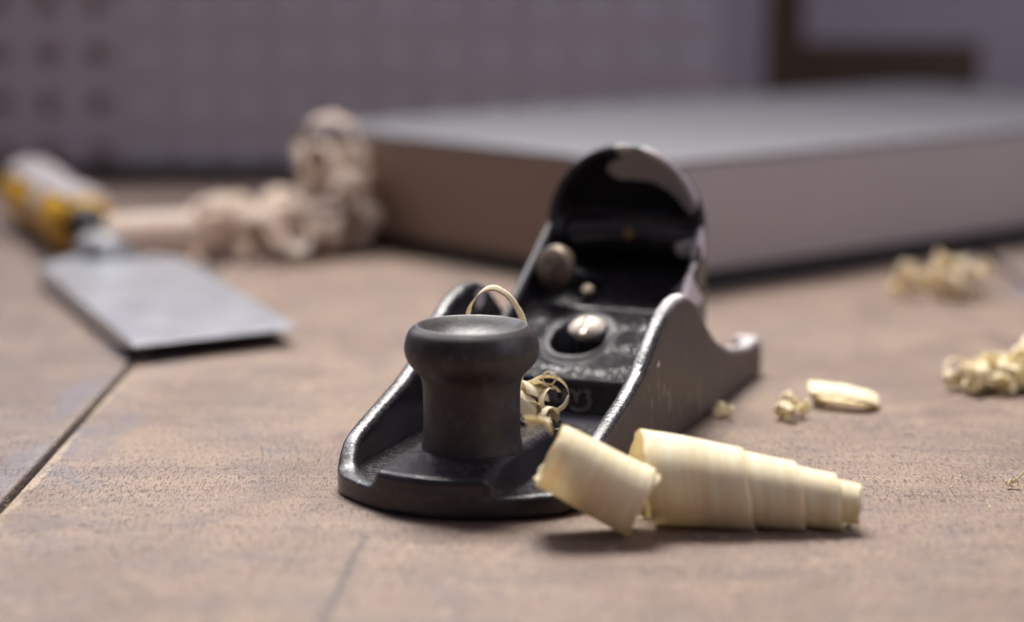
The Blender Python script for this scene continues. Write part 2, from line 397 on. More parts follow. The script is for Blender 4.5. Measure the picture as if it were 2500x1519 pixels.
# ------------------------------------------------------------------ pegboard
PV = []; PF = []
peg = empty('pegboard', (0, 0.890, 0.006), label='grey perforated pegboard standing at the back of the bench on the left', category='pegboard')
def pegpanel():
    P = 21.6; V = []; F = []; n = 16; r = 4.8
    x_first = (20 - 1250) / 5000 * 905; z_first = 0.0
    zc0 = 98 - 890 * math.tan(radians(10) - math.atan((759.5 - 255) / 5000)) - 6
    xs = [x_first + P * i for i in range(-3, 15)]; zs = [zc0 + P * j for j in range(-1, 6)]
    for th in (0.0, 4.0):
        pass
    for cx in xs:
        for cz in zs:
            b = len(V)
            for y in (0.0, 4.0):
                for k in range(n):
                    a = 2 * pi * (k + 0.5) / n; V.append((cx + r * cos(a), y, cz + r * sin(a)))
                for k in range(n):
                    a = 2 * pi * (k + 0.5) / n; m = max(abs(cos(a)), abs(sin(a)))
                    V.append((cx + P / 2 * cos(a) / m, y, cz + P / 2 * sin(a) / m))
            solid = cx > (300 - 1250) / 5000 * 905
            corner = {}
            for y_i, y in enumerate((0.0, 4.0)):
                for q in range(4):
                    a = pi / 4 + q * pi / 2; corner[(y_i, q)] = len(V)
                    V.append((cx + (P / 2) * (1 if cos(a) > 0 else -1), y, cz + (P / 2) * (1 if sin(a) > 0 else -1)))
            if solid:
                c_ = len(V)
                for k in range(n):
                    a = 2 * pi * (k + 0.5) / n; PV.append((cx + (r - 0.05) * cos(a), 0.5, cz + (r - 0.05) * sin(a)))
                PF.append(tuple(range(len(PV) - n, len(PV))))
            for k in range(n):
                k2 = (k + 1) % n
                F.append((b + k, b + k2, b + n + k2, b + n + k))
                F.append((b + 3 * n + k, b + 3 * n + k2, b + 2 * n + k2, b + 2 * n + k))
                F.append((b + k, b + 2 * n + k, b + 2 * n + k2, b + k2))
            for q in range(4):
                # the angle pi/4+q*pi/2 lies between samples k and k+1
                k = int((pi / 4 + q * pi / 2) / (2 * pi) * n - 0.5) % n; k2 = (k + 1) % n
                F.append((b + n + k, b + n + k2, corner[(0, q)]))
                F.append((b + 3 * n + k2, b + 3 * n + k, corner[(1, q)]))
    return V, F, min(xs) - P / 2, max(xs) + P / 2, min(zs) - P / 2, max(zs) + P / 2
pv, pf, px0, px1, pz0, pz1 = pegpanel()
o = link('perforated_panel', mesh('perforated_panel', pv, pf, False), M_peg, peg)
link('hole_light', mesh('hole_light', PV, PF, False), M_holelight, peg)  # pale discs painted as light seen through the holes
box('backing_sheet', M_back, peg, px0, px1, 4.3, 6, pz0 + 1, pz1)
box('bottom_shadow', M_gapshadow, peg, px0, px1, -6, -0.2, -5.9, 0.2, 0.4)  # dark bar stands in for the shadow gap under the panel

# brown open frame on the wall behind the case
fr = empty('wooden_frame', (0.1285, 1.02, 0), label='dark brown wooden post and cross rail behind the large pale case', category='wooden frame')
box('post', M_brown, fr, -1.5, 16, 0, 18, 0, 260, 1)
box('cross_rail', M_brown, fr, 16.2, 104, 2, 16, 28, 53, 1)
box('foot_rail', M_brown, fr, 16.2, 104, 2, 16, 0, 12, 1)

# ------------------------------------------------------------------ large flat case behind the plane
case = empty('storage_case', (0.039, 0.577, 0), math.atan2(0.65, 0.76), label='large pale flat case lying behind the hand plane', category='case')
L1, L2, HC = 335, 176, 38.5
def casebox(name, mat, x0, x1, y0, y1, z0, z1, bev): return box(name, mat, case, x0, x1, y0, y1, z0, z1, bev)
casebox('case_body', M_box, 0.2, L1, 0, L2, 5.6, HC - 1.2, 0.3)
casebox('dimmed_top', M_topdim, -0.3, L1 + 0.5, -0.5, L2 + 0.5, HC - 1.18, HC, 0.5)  # added slab: darker colour stands in for weaker light on the top
casebox('end_shade', M_endshade, -0.5, 0.15, 1.5, L2 - 1.5, 5.8, HC - 1.6, 0)  # shade and warm bounce on the left end, put into a tan sheet
casebox('base_strip', M_black, 0.1, L1 + 1, -1.4, L2 - 0.6, 0, 5.55, 0)

# ------------------------------------------------------------------ the hand plane
ANG = radians(20.8)
plane = empty('block_plane', (-0.0152, 0.346, 0.0), -ANG,
    label='black iron hand plane with round front knob and hooded lever cap on the bench', category='hand plane')
WY = np.array([0, 11, 13, 15, 18, 22, 31, 41, 50, 55, 61, 66, 72, 78, 84, 90, 96, 103, 115, 130, 143])
WZ = np.array([4.1, 4.2, 4.9, 6.4, 8.3, 9.9, 12.4, 15.0, 18.4, 21.8, 25.4, 27.8, 29.1, 29.2, 27.2, 23.4, 19.4, 15.4, 11.4, 9.0, 8.9])
yy = np.linspace(-5, 150, 621); ww = np.interp(yy, WY, WZ)
kk = np.exp(-np.linspace(-2, 2, 17) ** 2); kk /= kk.sum(); ww = np.convolve(np.pad(ww, 8, 'edge'), kk, 'valid')
ds = np.gradient(ww, yy)
def wall_h(Y): return np.interp(Y, yy, ww), np.interp(Y, yy, ds)
def outline(X, Y):
    nose = (11.0 * (X / 22.5) ** 2 - Y) / np.sqrt(1 + (22 * X / 506.0) ** 2)
    o = smax(np.abs(X) - 24.5, Y - 143.5, 1.0)
    return smax(o, nose, 5.0)
def body_sdf(X, Y, Z):
    o = outline(X, Y)
    w, s = wall_h(Y); wz = (Z - w) / np.sqrt(1 + s * s)
    wallr = smax(smax(o, -(o + 3.5), 1.2), wz, 1.5)                # rim and side walls
    wallr = np.where(Y > 120, smax(wallr, 18 - np.abs(X), 1), wallr)
    floor = smax(o, Z - 3.0, 0.8)
    d = smin(wallr, floor, 2.0)
    hw = 10.0 + (8.4 - Z) * 0.42
    bt = Z - (8.9 - 0.13 * np.clip(12 - Y, 0, 12) - 0.05 * np.clip(-X - 2, 0, 9))
    boss = smax(smax(np.abs(X) - hw, bt, 1.2), Y - 47, 2.0)
    boss = smax(boss, o + 0.0, 1.0)
    d = smin(d, boss, 0.9)
    # bed block behind the mouth
    bed = smax(smax(np.abs(X) - 17.8, Z - (1.0 + (Y - 74) * 0.30), 0.8), smax(76 - Y, Y - 118, 0.8), 0.8)
    d = smin(d, bed, 1.0)
    d = smax(d, -smax(np.abs(X) - 17, np.abs(Y - 70.5) - 3.0, 0.4), 0.4)   # mouth
    d = np.maximum(d, o - 0.04)
    return smax(d, -Z, 0.6)
V, F = surface_nets(body_sdf, (-26.2, -2.5, -1.2), (26.2, 145.7, 31.2), 0.5)
x, y, z = V.T
oo = outline(x, y); w, s_ = wall_h(y)
edge = np.clip(1 - np.abs(z - w) / 1.6, 0, 1) * (oo > -4.2) * np.clip((y - 22) / 8, 0, 1)
edge = np.maximum(edge, 0.35 * np.clip(1 - np.abs(z - w) / 1.2, 0, 1) * (oo > -4.0))
edge = edge * np.interp(y, [24, 32, 58, 66], [1, 0.35, 0.3, 0.7])
side = np.clip((np.abs(x) - 24.0) / 0.3, 0, 1) * np.clip((y - 14) / 3, 0, 1) * np.clip((w - 0.9 - z) / 0.5, 0, 1)
wear = np.zeros(len(V))
# bare metal where the walls are rubbed: crest of the walls, the rear tail and nose corners
wear = np.maximum(wear, np.clip(1 - np.abs(y - 77) / 14, 0, 1) * np.clip(1 - np.abs(z - w) / 1.3, 0, 1) * (oo > -4) * (x > 0))
wear = np.maximum(wear, 0.8 * np.clip((y - 88) / 6, 0, 1) * np.clip(1 - np.abs(z - w) / 1.6, 0, 1) * (oo > -4))
for cx, cy, cz, r in ((-20.5, 12.5, 2.0, 0.9), (-17.5, 9.2, 2.6, 0.5), (-21, 79, 25.5, 1.3), (24, 59, 18.2, 0.5)):
    wear = np.maximum(wear, ((x - cx) ** 2 + (y - cy) ** 2 * 0.6 + (z - cz) ** 2 < (r * 1.6) ** 2) * 1.0)
low_ = np.clip((7.5 - z) / 1.5, 0, 1) * (z > 1) * (oo < -1.5) + 0.6 * ((y > 28) & (z > 7) & (np.abs(x) < 11))
body = link('plane_body', fast_mesh('plane_body', V, F, dict(wear=wear, side=side, edge=edge, low=low_)), M_en, plane)

# lever cap with its hood
def cap_sdf(X, Y, Z):
    zt = 11.0 + (Y - 72) * 0.43
    pl_ = smax(smax(np.abs(X) - 18.6, Z - zt, 0.8), smax(72.0 + (11 - Z) * 0.06 - Y, Y - 98, 1.0), 0.9)
    pl_ = smax(pl_, (3.0 + (Y - 72) * 0.36) - Z, 0.5)
    # keyhole with raised ring
    kx = X + 1.2; ky = np.maximum(np.abs(Y - 86.0) - 1.6, 0)
    rr = np.sqrt(kx ** 2 * 0.92 + ky ** 2)
    ring = smax(smax(np.abs(rr - 6.0) - 0.0, Y - 87.5, 0.5) - 0.8, np.abs(Z - (zt + 0.1)) - 0.6, 0.6)
    pl_ = smin(pl_, ring, 0.5)
    pl_ = smax(pl_, -(rr - 5.3), 0.5)
    # hood
    yo = np.maximum(Y - 112, 0); zo = np.maximum(Z - 37, 0)
    q = np.sqrt((X / 18.6) ** 2 + (yo / 16.5) ** 2 + (zo / 19.0) ** 2)
    outer = (q - 1) * 17.5
    qi = np.sqrt((X / 16.2) ** 2 + (yo / 14.0) ** 2 + (zo / 17.0) ** 2)
    inner = (qi - 1) * 15.0
    sh = smax(outer, -inner, 0.9)
    cut = (112.5 - np.where(X > 0, 0.95, 1.75) * np.maximum(38 - Z, 0)) - Y
    cut = np.where(Z < 38, cut / 2.0, cut)
    sh = smax(sh, cut, 2.2)
    low = (5.0 + (Y - 72) * 0.17) - Z
    sh = smax(sh, low, 0.5)
    # floor of the hollow
    fl = smax(smax(outer, Z - (18.5 + 0.42 * (Y - 98)), 1.0), smax(97 - Y, low, 0.6), 0.6)
    # cushion across the hollow
    a = np.clip(X, -12, 12)
    cu = np.sqrt((X - a) ** 2 + ((Y - 120.5 + (a / 12) ** 2 * 2.5) / 1.25) ** 2 + (Z - 35.2 + (a / 12) ** 2 * 0.8) ** 2) - 4.6
    cu = smax(cu, outer + 0.3, 0.8)
    d = smin(sh, cu, 2.2)
    d = smin(d, fl, 1.2)
    return smin(d, pl_, 1.2)
V, F = surface_nets(cap_sdf, (-20.2, 69, 1.0), (20.2, 130.5, 58), 0.45)
x, y, z = V.T
zt = 11.0 + (y - 72) * 0.43
rr = np.sqrt((x + 1.2) ** 2 * 0.92 + np.maximum(np.abs(y - 86) - 1.6, 0) ** 2)
knurl = (np.abs(z - zt) < 0.7) * (rr > 7.4) * (y < 96.5) * (y > 72.8) * (np.abs(x) < 17.9)
# worn-through enamel on the right of the hood: blotches in the x-z plane
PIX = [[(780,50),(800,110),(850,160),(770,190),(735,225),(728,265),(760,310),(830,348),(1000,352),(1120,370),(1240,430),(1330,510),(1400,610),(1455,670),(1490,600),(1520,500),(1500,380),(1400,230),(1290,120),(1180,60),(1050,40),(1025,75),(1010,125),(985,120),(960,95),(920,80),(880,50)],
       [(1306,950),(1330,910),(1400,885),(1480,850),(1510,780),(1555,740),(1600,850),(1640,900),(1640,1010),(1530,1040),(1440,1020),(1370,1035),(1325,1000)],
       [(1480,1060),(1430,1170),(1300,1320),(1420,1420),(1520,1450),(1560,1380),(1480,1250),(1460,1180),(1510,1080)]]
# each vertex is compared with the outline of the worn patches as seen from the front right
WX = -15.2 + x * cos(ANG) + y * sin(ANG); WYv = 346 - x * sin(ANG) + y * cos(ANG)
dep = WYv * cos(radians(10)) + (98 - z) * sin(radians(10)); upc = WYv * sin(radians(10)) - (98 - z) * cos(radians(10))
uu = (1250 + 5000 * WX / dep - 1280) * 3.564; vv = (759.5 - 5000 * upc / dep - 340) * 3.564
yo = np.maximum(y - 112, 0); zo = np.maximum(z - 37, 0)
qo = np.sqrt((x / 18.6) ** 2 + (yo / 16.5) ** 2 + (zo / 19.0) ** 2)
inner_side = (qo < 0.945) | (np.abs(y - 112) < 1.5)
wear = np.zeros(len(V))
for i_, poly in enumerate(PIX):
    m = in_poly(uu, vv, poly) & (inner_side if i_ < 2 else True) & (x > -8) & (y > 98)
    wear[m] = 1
# smooth the mask a little on the mesh
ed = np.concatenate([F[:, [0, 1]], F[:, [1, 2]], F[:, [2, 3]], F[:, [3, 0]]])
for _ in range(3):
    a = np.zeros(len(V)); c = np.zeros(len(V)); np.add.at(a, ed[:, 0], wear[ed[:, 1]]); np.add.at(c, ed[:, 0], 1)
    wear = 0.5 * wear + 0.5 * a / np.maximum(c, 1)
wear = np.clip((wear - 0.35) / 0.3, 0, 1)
yo = np.maximum(y - 112, 0); zo = np.maximum(z - 37, 0)
q = np.sqrt((x / 18.6) ** 2 + (yo / 16.5) ** 2 + (zo / 19.0) ** 2)
rim = (np.abs(y - 112.5) < 1.2) & (z > 38) & (x < 6)
matte = (np.abs(y - (112.5 - np.where(x > 0, 0.95, 1.75) * np.maximum(38 - z, 0))) < 2.6) & (z < 40) & (z > 18) & (np.abs(x) > 14)
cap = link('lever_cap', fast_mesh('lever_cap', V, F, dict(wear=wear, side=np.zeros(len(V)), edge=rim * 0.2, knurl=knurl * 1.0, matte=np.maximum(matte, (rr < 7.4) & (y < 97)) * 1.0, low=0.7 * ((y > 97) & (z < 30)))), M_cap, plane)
V, F = lathe_vf(smooth_prof([(0.01, -2), (1.5, -2), (1.6, 0), (1.1, 0.8), (0.01, 1.0)], 3), 24)
link('glint_stud', mesh('glint_stud', place(V, Matrix.Translation((0.3, 115.2, 35.6)) @ Matrix.Rotation(radians(60), 4, 'X')), F), M_brass2, plane)  # small brass dome added for the glint on the cushion

# lettering cast on the front face of the cap
fc = bpy.data.curves.new('lettering', 'FONT'); fc.body = 'STANLEY'; fc.size = 3.7 * MM; fc.extrude = 0.12 * MM
fc.offset = 0.0; fc.align_x = 'RIGHT'; fc.space_character = 1.08
ft = bpy.data.objects.new('tmp_text', fc); S.collection.objects.link(ft)
dg = bpy.context.evaluated_depsgraph_get(); lm = bpy.data.meshes.new_from_object(ft.evaluated_get(dg)); lm.name = 'lettering'
bpy.data.objects.remove(ft); 
lm.transform(Matrix.Translation((4.2 * MM, 71.95 * MM, 6.2 * MM)) @ Matrix.Rotation(radians(90), 4, 'X'))
link('lettering', lm, M_letter, cap)
def bars(segs, w, y0, y1):
    V = []; F = []
    for (x1, z1), (x2, z2) in segs:
        d = np.array([x2 - x1, z2 - z1]); d = d / np.linalg.norm(d); n = np.array([-d[1], d[0]]) * w / 2; d = d * w / 2
        b = len(V)
        for yv in (y0, y1):
            for a in ((x1 - d[0] + n[0], z1 - d[1] + n[1]), (x1 - d[0] - n[0], z1 - d[1] - n[1]), (x2 + d[0] - n[0], z2 + d[1] - n[1]), (x2 + d[0] + n[0], z2 + d[1] + n[1])):
                V.append((a[0], yv, a[1]))
        F += [(b, b + 1, b + 2, b + 3), (b + 7, b + 6, b + 5, b + 4), (b, b + 4, b + 5, b + 1), (b + 1, b + 5, b + 6, b + 2), (b + 2, b + 6, b + 7, b + 3), (b + 3, b + 7, b + 4, b)]
    return V, F
V, F = bars([((4.9, 8.8), (6.0, 8.7)), ((6.0, 8.7), (5.6, 7.5)), ((5.6, 7.5), (6.2, 6.8)), ((6.2, 6.8), (5.5, 5.2)), ((5.5, 5.2), (4.3, 4.6)), ((4.3, 4.6), (2.5, 4.7)), ((2.5, 4.7), (2.2, 5.2))], 0.3, 71.7, 72.4)
link('logo_border', mesh('logo_border', V, F, False), M_letter, cap)

# blade, its edge just showing in the mouth
V = []
for xx in (-17.2, 17.2):
    for (yv, zv) in ((68.6, 1.25), (68.9, 1.05), (112, 14.2), (112, 16.2), (70.5, 3.0)):
        V.append((xx, yv, zv))
F = [(0, 1, 2, 3, 4), (9, 8, 7, 6, 5)] + [(i, 5 + i, 5 + (i + 1) % 5, (i + 1) % 5) for i in range(5)]
link('blade', mesh('blade', V, F, False), M_blade, plane)

# knob
prof = smooth_prof([(0.01, 26.5), (3.5, 26.8), (7.0, 28.3), (9.2, 30.0), (10.0, 30.5), (10.6, 30.2), (11.6, 29.2), (12.2, 27.5), (12.35, 26.0), (12.0, 24.4), (11.1, 22.9), (9.9, 21.7), (9.2, 20.4), (8.95, 18.6), (8.9, 15), (8.95, 11), (9.2, 8.8), (9.35, 7.7)], 5)
V, F = lathe_vf(prof[::-1], 96)
V = [(a * 0.99 + 1.0, b * 0.99 + 19.6, c + 0.9) for a, b, c in V]
link('front_knob', mesh('front_knob', V, F), M_knob, plane)

# clamp screw: domed slotted head on a dark threaded shaft
sx, sy, sz = 0.9, 85.2, 19.2
tilt = Matrix.Translation((sx, sy, sz)) @ Matrix.Rotation(radians(20), 4, 'X')
def dome_sdf(X, Y, Z):
    s = np.sqrt(X * X + Y * Y + (Z + 3.2) ** 2) - 5.4
    d = smax(smax(s, -Z - 0.15 - 0.0, 0.3), np.sqrt(X * X + Y * Y) - 4.05, 0.4)
    cone = smax(np.sqrt(X * X + Y * Y) - (4.0 + Z * 1.1), smax(Z - 0.0, -1.6 - Z, 0.2), 0.2)
    d = smin(d, cone, 0.2)
    return smax(d, -smax(np.abs(X) - 0.6, 1.0 - Z, 0.15), 0.15)
V, F = surface_nets(dome_sdf, (-4.8, -4.8, -2.2), (4.8, 4.8, 2.8), 0.16)
Vt = np.array(place(V, tilt))
screw = link('clamp_screw', fast_mesh('clamp_screw', Vt, F), M_steel, plane)
pr = []
for i in range(26): pr.append((2.3 if i % 2 else 2.75, -13 + i * 0.45))
V, F = lathe_vf(pr, 32); link('screw_thread', mesh('screw_thread', place(V, tilt), F), M_dark, screw)

# knurled brass adjusting wheel at the left of the hood
pr = [(0.01, -2.0), (3.6, -2.0), (4.6, -1.4), (4.9, 0), (4.6, 1.4), (3.8, 2.2), (1.6, 2.6), (0.01, 2.5)]
V, F = lathe_vf(smooth_prof(pr, 4), 60)
V = [(a * (1 + 0.018 * (1 if i % 2 else -1)), b * (1 + 0.018 * (1 if i % 2 else -1)), c) for i, (a, b, c) in enumerate(V)]
Mw = Matrix.Translation((-11.4, 99.5, 29.6)) @ Matrix.Rotation(radians(-28), 4, 'Z') @ Matrix.Rotation(radians(72), 4, 'X')
wheel = link('adjusting_wheel', mesh('adjusting_wheel', place(V, Mw), F), M_brass, plane)
V, F = lathe_vf([(1.5, -14), (1.5, -1)], 20); link('wheel_spindle', mesh('wheel_spindle', place(V, Mw), F), M_dark, wheel)
V, F = lathe_vf(smooth_prof([(0.01, 0), (1.4, 0), (1.5, 0.5), (1.2, 0.8), (0.01, 0.9)], 3), 24)
link('brass_stud', mesh('brass_stud', place(V, Matrix.Translation((-4.0, 100.0, 24.6)) @ Matrix.Rotation(radians(40), 4, 'X')), F), M_brass, plane)

# ------------------------------------------------------------------ shavings
def strip(fn, nt, ns, U=1.0, Wd=1.0):
    """fn(t, s) -> point (mm), t along the strip, s across; u/v in mm"""
    V = []; F = []; ua = []; va = []
    for i in range(nt + 1):
        for j in range(ns + 1):
            V.append(fn(i / nt, j / ns)); ua.append(i / nt * U); va.append(j / ns * Wd)
    for i in range(nt):
        for j in range(ns):
            a = i * (ns + 1) + j; F.append((a, a + 1, a + ns + 2, a + ns + 1))
    return V, F, ua, va
def shave_obj(name, parts, mat, th=0.22, loc=(0, 0, 0), parent=None, **props):
    V = []; F = []; U = []; Vv = []
    for v, f, u, w_ in parts:
        b = len(V); V += [tuple(p) for p in v]; F += [tuple(i + b for i in q) for q in f]; U += u; Vv += w_
    me = mesh(name, V, F, True, dict(u=U, v=Vv))
    o = link(name, me, mat, parent, **props); o.location = [c * MM for c in loc]
    m = o.modifiers.new('thickness', 'SOLIDIFY'); m.thickness = th * MM; m.offset = 0
    return o
def frame(axis, upv):
    a = Vector(axis).normalized(); u = (Vector(upv) - a * Vector(upv).dot(a)).normalized(); return a, u, a.cross(u)
def jag(rng, n=40, amp=0.5):
    v = rng.uniform(-amp, amp, n + 1)
    return lambda t: float(np.interp(t * n, np.arange(n + 1), v))
def coil(P0, axis, upv, turns, r, adv, width, ph0=0.0, n=60, ns=14, cone=0.0, rag=0.35, seed=1, wfn=None, squash=1.0):
    rng = np.random.RandomState(seed); a, u, w = frame(axis, upv); P0 = Vector(P0)
    j0, j1 = jag(rng, int(turns * 26), rag), jag(rng, int(turns * 26), rag); e0, e1 = jag(rng, 18, rag * 1.6), jag(rng, 18, rag * 1.6)
    rf = r if callable(r) else (lambda t: r); af = adv if callable(adv) else (lambda t: adv * t)
    wob = [rng.uniform(-1, 1) for _ in range(4)]
    def fn(t, s):
        ww_ = (wfn(t) if wfn else 1.0) * width
        sm = s * ww_ + j0(t) * (1 - s) + j1(t) * s
        tt = t + (e0(s) * (1 - t) ** 8 + e1(s) * t ** 8) / (turns * 2 * pi * rf(t))
        th = ph0 + tt * turns * 2 * pi
        R = rf(t) + cone * s + 0.12 * sin(3 * th + wob[0]) * wob[1] + 0.1 * sin(6 * s + th + wob[2])
        return P0 + a * (af(t) + sm) + u * (R * cos(th)) + w * (R * sin(th) * squash)
    return strip(fn, int(n * turns), ns, turns * 2 * pi * rf(0.3), width)

# big telescoped roll, lying in front of the right cheek
def rB(t): return float(np.interp(3.9 * t, [0, .5, 1.5, 2.5, 3.5, 3.9], [8.5, 8.25, 7.0, 5.8, 4.6, 4.2]))
def aB(t): return float(np.interp(3.9 * t, [0, .5, 1.0, 1.5, 2.0, 2.5, 3.0, 3.5, 3.9], [4, 8.0, 13.0, 17.5, 21.5, 24.7, 27.2, 28.9, 29.6]))
rollB = coil((13.6, 346.2, 8.8), (1, -0.12, -0.105), (0, 0.2, 1), 3.9, rB, aB, 17.5, ph0=radians(192), n=90, ns=34, cone=-0.9, rag=0.32, seed=3)
shave_obj('rolled_shaving', [rollB], M_shA, 0.14, label='thick wood shaving rolled into a long stepped cone beside the plane', category='wood shaving')
# shorter open curl leaning on the nose of the plane
def rA(t): return 6.0 - 0.9 * t
rollA = coil((5.9, 338.6, 13.5), (1, -0.12, -0.50), (0, 0.1, 1), 1.55, rA, lambda t: 1.2 * t, 17.5, ph0=radians(205), n=90, ns=30, cone=0.5, rag=0.3, seed=5)
def torn(t, s):
    p = Vector((6.6, 340.6, 18.2)); d = Vector((-4.6, 2.2, 0.8))
    a = t * 2.6
    return p + d * t * (1 - 0.15 * s) + Vector((0.4, -1.6, -2.6)) * (s - 0.3) * (1 - 0.45 * t) + Vector((0, 0, 0.9)) * sin(a * 1.5) * (0.4 + s) + Vector((0, -0.8, 0)) * sin(5 * s + 3 * t)
def tail(t, s):
    p = Vector((19.6, 336.4, 3.6)); d = Vector((3.4, 3.4, 0.2))
    return p + d * t + Vector((-0.4, 0.4, 4.6)) * (s - 0.5) * (1.0 - 0.75 * sin(pi * min(1, t * 1.0)) ) + Vector((0, -1, 0)) * 0.8 * sin(4 * t + 5 * s)
shave_obj('curled_shaving', [rollA, strip(torn, 14, 10, 5, 4), strip(tail, 14, 8, 6, 5)], M_shA, 0.14,
    label='short open shaving curl with torn tip leaning on the nose of the plane', category='wood shaving')

# ribbons caught inside the plane (local plane coordinates -> world)
cA, sA = cos(ANG), sin(ANG)
def PW(p): return Vector((-15.2 + cA * p[0] + sA * p[1], 346 - sA * p[0] + cA * p[1], p[2]))
def ribbon(pts, wv, n=60, ns=3, edge_j=0.08, seed=0, taper=0.0):
    P = [Vector(p) for p in smooth_prof(pts, 12)]; rng = np.random.RandomState(seed)
    j0, j1 = jag(rng, 60, edge_j), jag(rng, 60, edge_j)
    wv = [Vector(w_) for w_ in (wv if isinstance(wv, list) else [wv, wv])]
    def fn(t, s):
        k = t * (len(P) - 1); i = min(int(k), len(P) - 2); c = P[i].lerp(P[i + 1], k - i)
        kk_ = t * (len(wv) - 1); ii = min(int(kk_), len(wv) - 2); w_ = wv[ii].lerp(wv[ii + 1], kk_ - ii)
        L = max(w_.length, 1e-6); f = 1 - taper * t
        return c + w_ * (s - 0.5) * f + w_ / L * (j0(t) * (1 - s) + j1(t) * s)
    return strip(fn, n, ns, 20, 1.3)
# arch behind the knob
arch = ribbon([PW((-5.5, 40, 9)), PW((-7.6, 40, 19)), PW((-8.2, 40, 25)), PW((-8.0, 40, 28.7)), PW((-7.3, 40, 31.3)), PW((-5.2, 40, 33.8)), PW((-2.7, 40, 34.7)), PW((0.1, 40, 33.5)), PW((2.1, 40, 31.1)), PW((3.4, 40, 28.2)), PW((3.6, 40, 24)), PW((2.0, 40, 15)), PW((0, 40, 8.3))],
    [Vector((1.1, 0.6, 0.2)), Vector((1.0, 0.4, 0.3)), Vector((0.3, 1.0, 0.95)), Vector((1.3, 0.3, 0.5)), Vector((1.5, 0.2, 0.1))], 120, 3, 0.05, 2)
shave_obj('thin_shaving', [arch], M_shB, 0.12, label='narrow ribbon shaving arching up behind the knob of the plane', category='wood shaving')
# tangle between knob and cap
cl = []
C0 = (11.2, 44.5, 10.5)
def ring(c, r, nrm, w_, a0, a1, seed, sq=1.0, grow=0.0):
    a, u, v = frame(nrm, (0, 0, 1)); c = Vector(c)
    pts = [];  k = 14
    for i in range(k + 1):
        th = radians(a0 + (a1 - a0) * i / k); R = r * (1 + grow * i / k)
        pts.append(PW(c + u * R * cos(th) + v * R * sin(th) * sq + a * (i / k) * w_ * 0.9))
    wd = (PW(a * w_) - PW((0, 0, 0)))
    return ribbon(pts, wd, 90, 4, 0.06, seed)
cl.append(ring((5.8, 47, 13.0), 3.7, (0.3, -1, 0.55), 1.9, -150, 260, 1, 1.1))
cl.append(ring((5.0, 46, 11.6), 3.9, (0.75, -1, 0.25), 2.0, -60, 200, 2, 1.1))
cl.append(ring((6.0, 47.6, 16.3), 1.3, (0.2, -1, 0.3), 1.1, -110, 250, 3))
cl.append(ring((2.6, 44.5, 11.6), 3.9, (-0.8, -0.8, 0.5), 5.2, -60, 150, 4, 0.9))
cl.append(ring((2.2, 42, 10.6), 3.4, (-0.9, -0.5, 0.7), 5.2, -90, 130, 5, 0.9))
cl.append(ring((6.6, 43, 9.8), 2.0, (0.9, -0.7, 0.1), 3.4, -140, 190, 6, 1.0))
cl.append(ring((4.4, 42, 9.9), 2.3, (0.2, -0.9, 0.5), 3.2, -90, 220, 7, 1.0))
cl.append(ring((6.9, 45.5, 11.2), 3.6, (1, -0.35, 0.2), 1.5, -30, 170, 8, 1.0))
cl.append(ring((5.0, 44.5, 13.2), 2.6, (-0.4, -0.8, 0.6), 3.4, -20, 200, 9, 1.0))
shave_obj('tangled_shaving', cl, M_shB, 0.12, label='tangle of thin curled shavings caught between the knob and the lever cap', category='wood shaving')

# --- loose shavings on the bench
def heap(name, centers, n, seed, rr_, mat, wid=(2, 6), th=0.3, **props):
    rng = np.random.RandomState(seed); parts = []
    for i in range(n):
        c, ext = centers[rng.randint(len(centers))]
        R = rng.uniform(*rr_); d = rng.normal(size=3); d[2] *= 0.5
        p = Vector(c) + Vector([rng.uniform(-1, 1) * e for e in ext]); wd = rng.uniform(*wid)
        p.z = max(p.z, R + 0.2)
        if p.z - R - abs(Vector(d).normalized().z) * wd < 0.2: p.z = R + abs(Vector(d).normalized().z) * wd + 0.3
        parts.append(coil(p, d, (0.2, 0.1, 1), rng.uniform(0.5, 1.1), R, rng.uniform(0, 2), wd, rng.uniform(0, 6.28), n=26, ns=4, rag=0.3, seed=seed * 100 + i))
    return shave_obj(name, parts, mat, th, **props)
def G(u, v, z=0.0):
    a = radians(10) + math.atan((v - 759.5) / 5000); cp = cos(radians(10)); sp_ = sin(radians(10))
    q = (v - 759.5) / 5000; dz = -sp_ - q * cp; dy = cp - q * sp_; t = (z - 98) / dz
    return Vector(((u - 1250) / 5000 * t, dy * t, z))
# pale heap against the left end of the case: curls settled under an envelope of mounds
def mound(name, blobs, n, seed, rr_, wid, mat, th, **props):
    rng = np.random.RandomState(seed); parts = []
    wts = np.array([b_[2] * b_[3] for b_ in blobs]); wts = wts / wts.sum()
    for i in range(n):
        bx, by, br, bh = blobs[rng.choice(len(blobs), p=wts)]
        a_ = rng.uniform(0, 6.28); q_ = rng.rand() ** 0.6; R = rng.uniform(*rr_); wd = rng.uniform(*wid)
        top = bh * (1 - q_ ** 2)
        p = Vector((bx + br * q_ * cos(a_), by + br * q_ * sin(a_), R * 0.9 + max(0, top - R) * rng.rand()))
        d = Vector(rng.normal(size=3)); d.z *= 0.35; d.normalize()
        if p.z < R + abs(d.z) * wd + 0.2: p.z = R + abs(d.z) * wd + 0.2
        parts.append(coil(p - d * wd * 0.5 + Vector((0, 0, max(0, d.z * wd * 0.5))), d, (0.2, 0.1, 1), rng.uniform(0.35, 0.95), R, rng.uniform(0, 3), wd, rng.uniform(0, 6.28), n=24, ns=4, rag=0.4, seed=seed * 1000 + i))
    return shave_obj(name, parts, mat, th, **props)
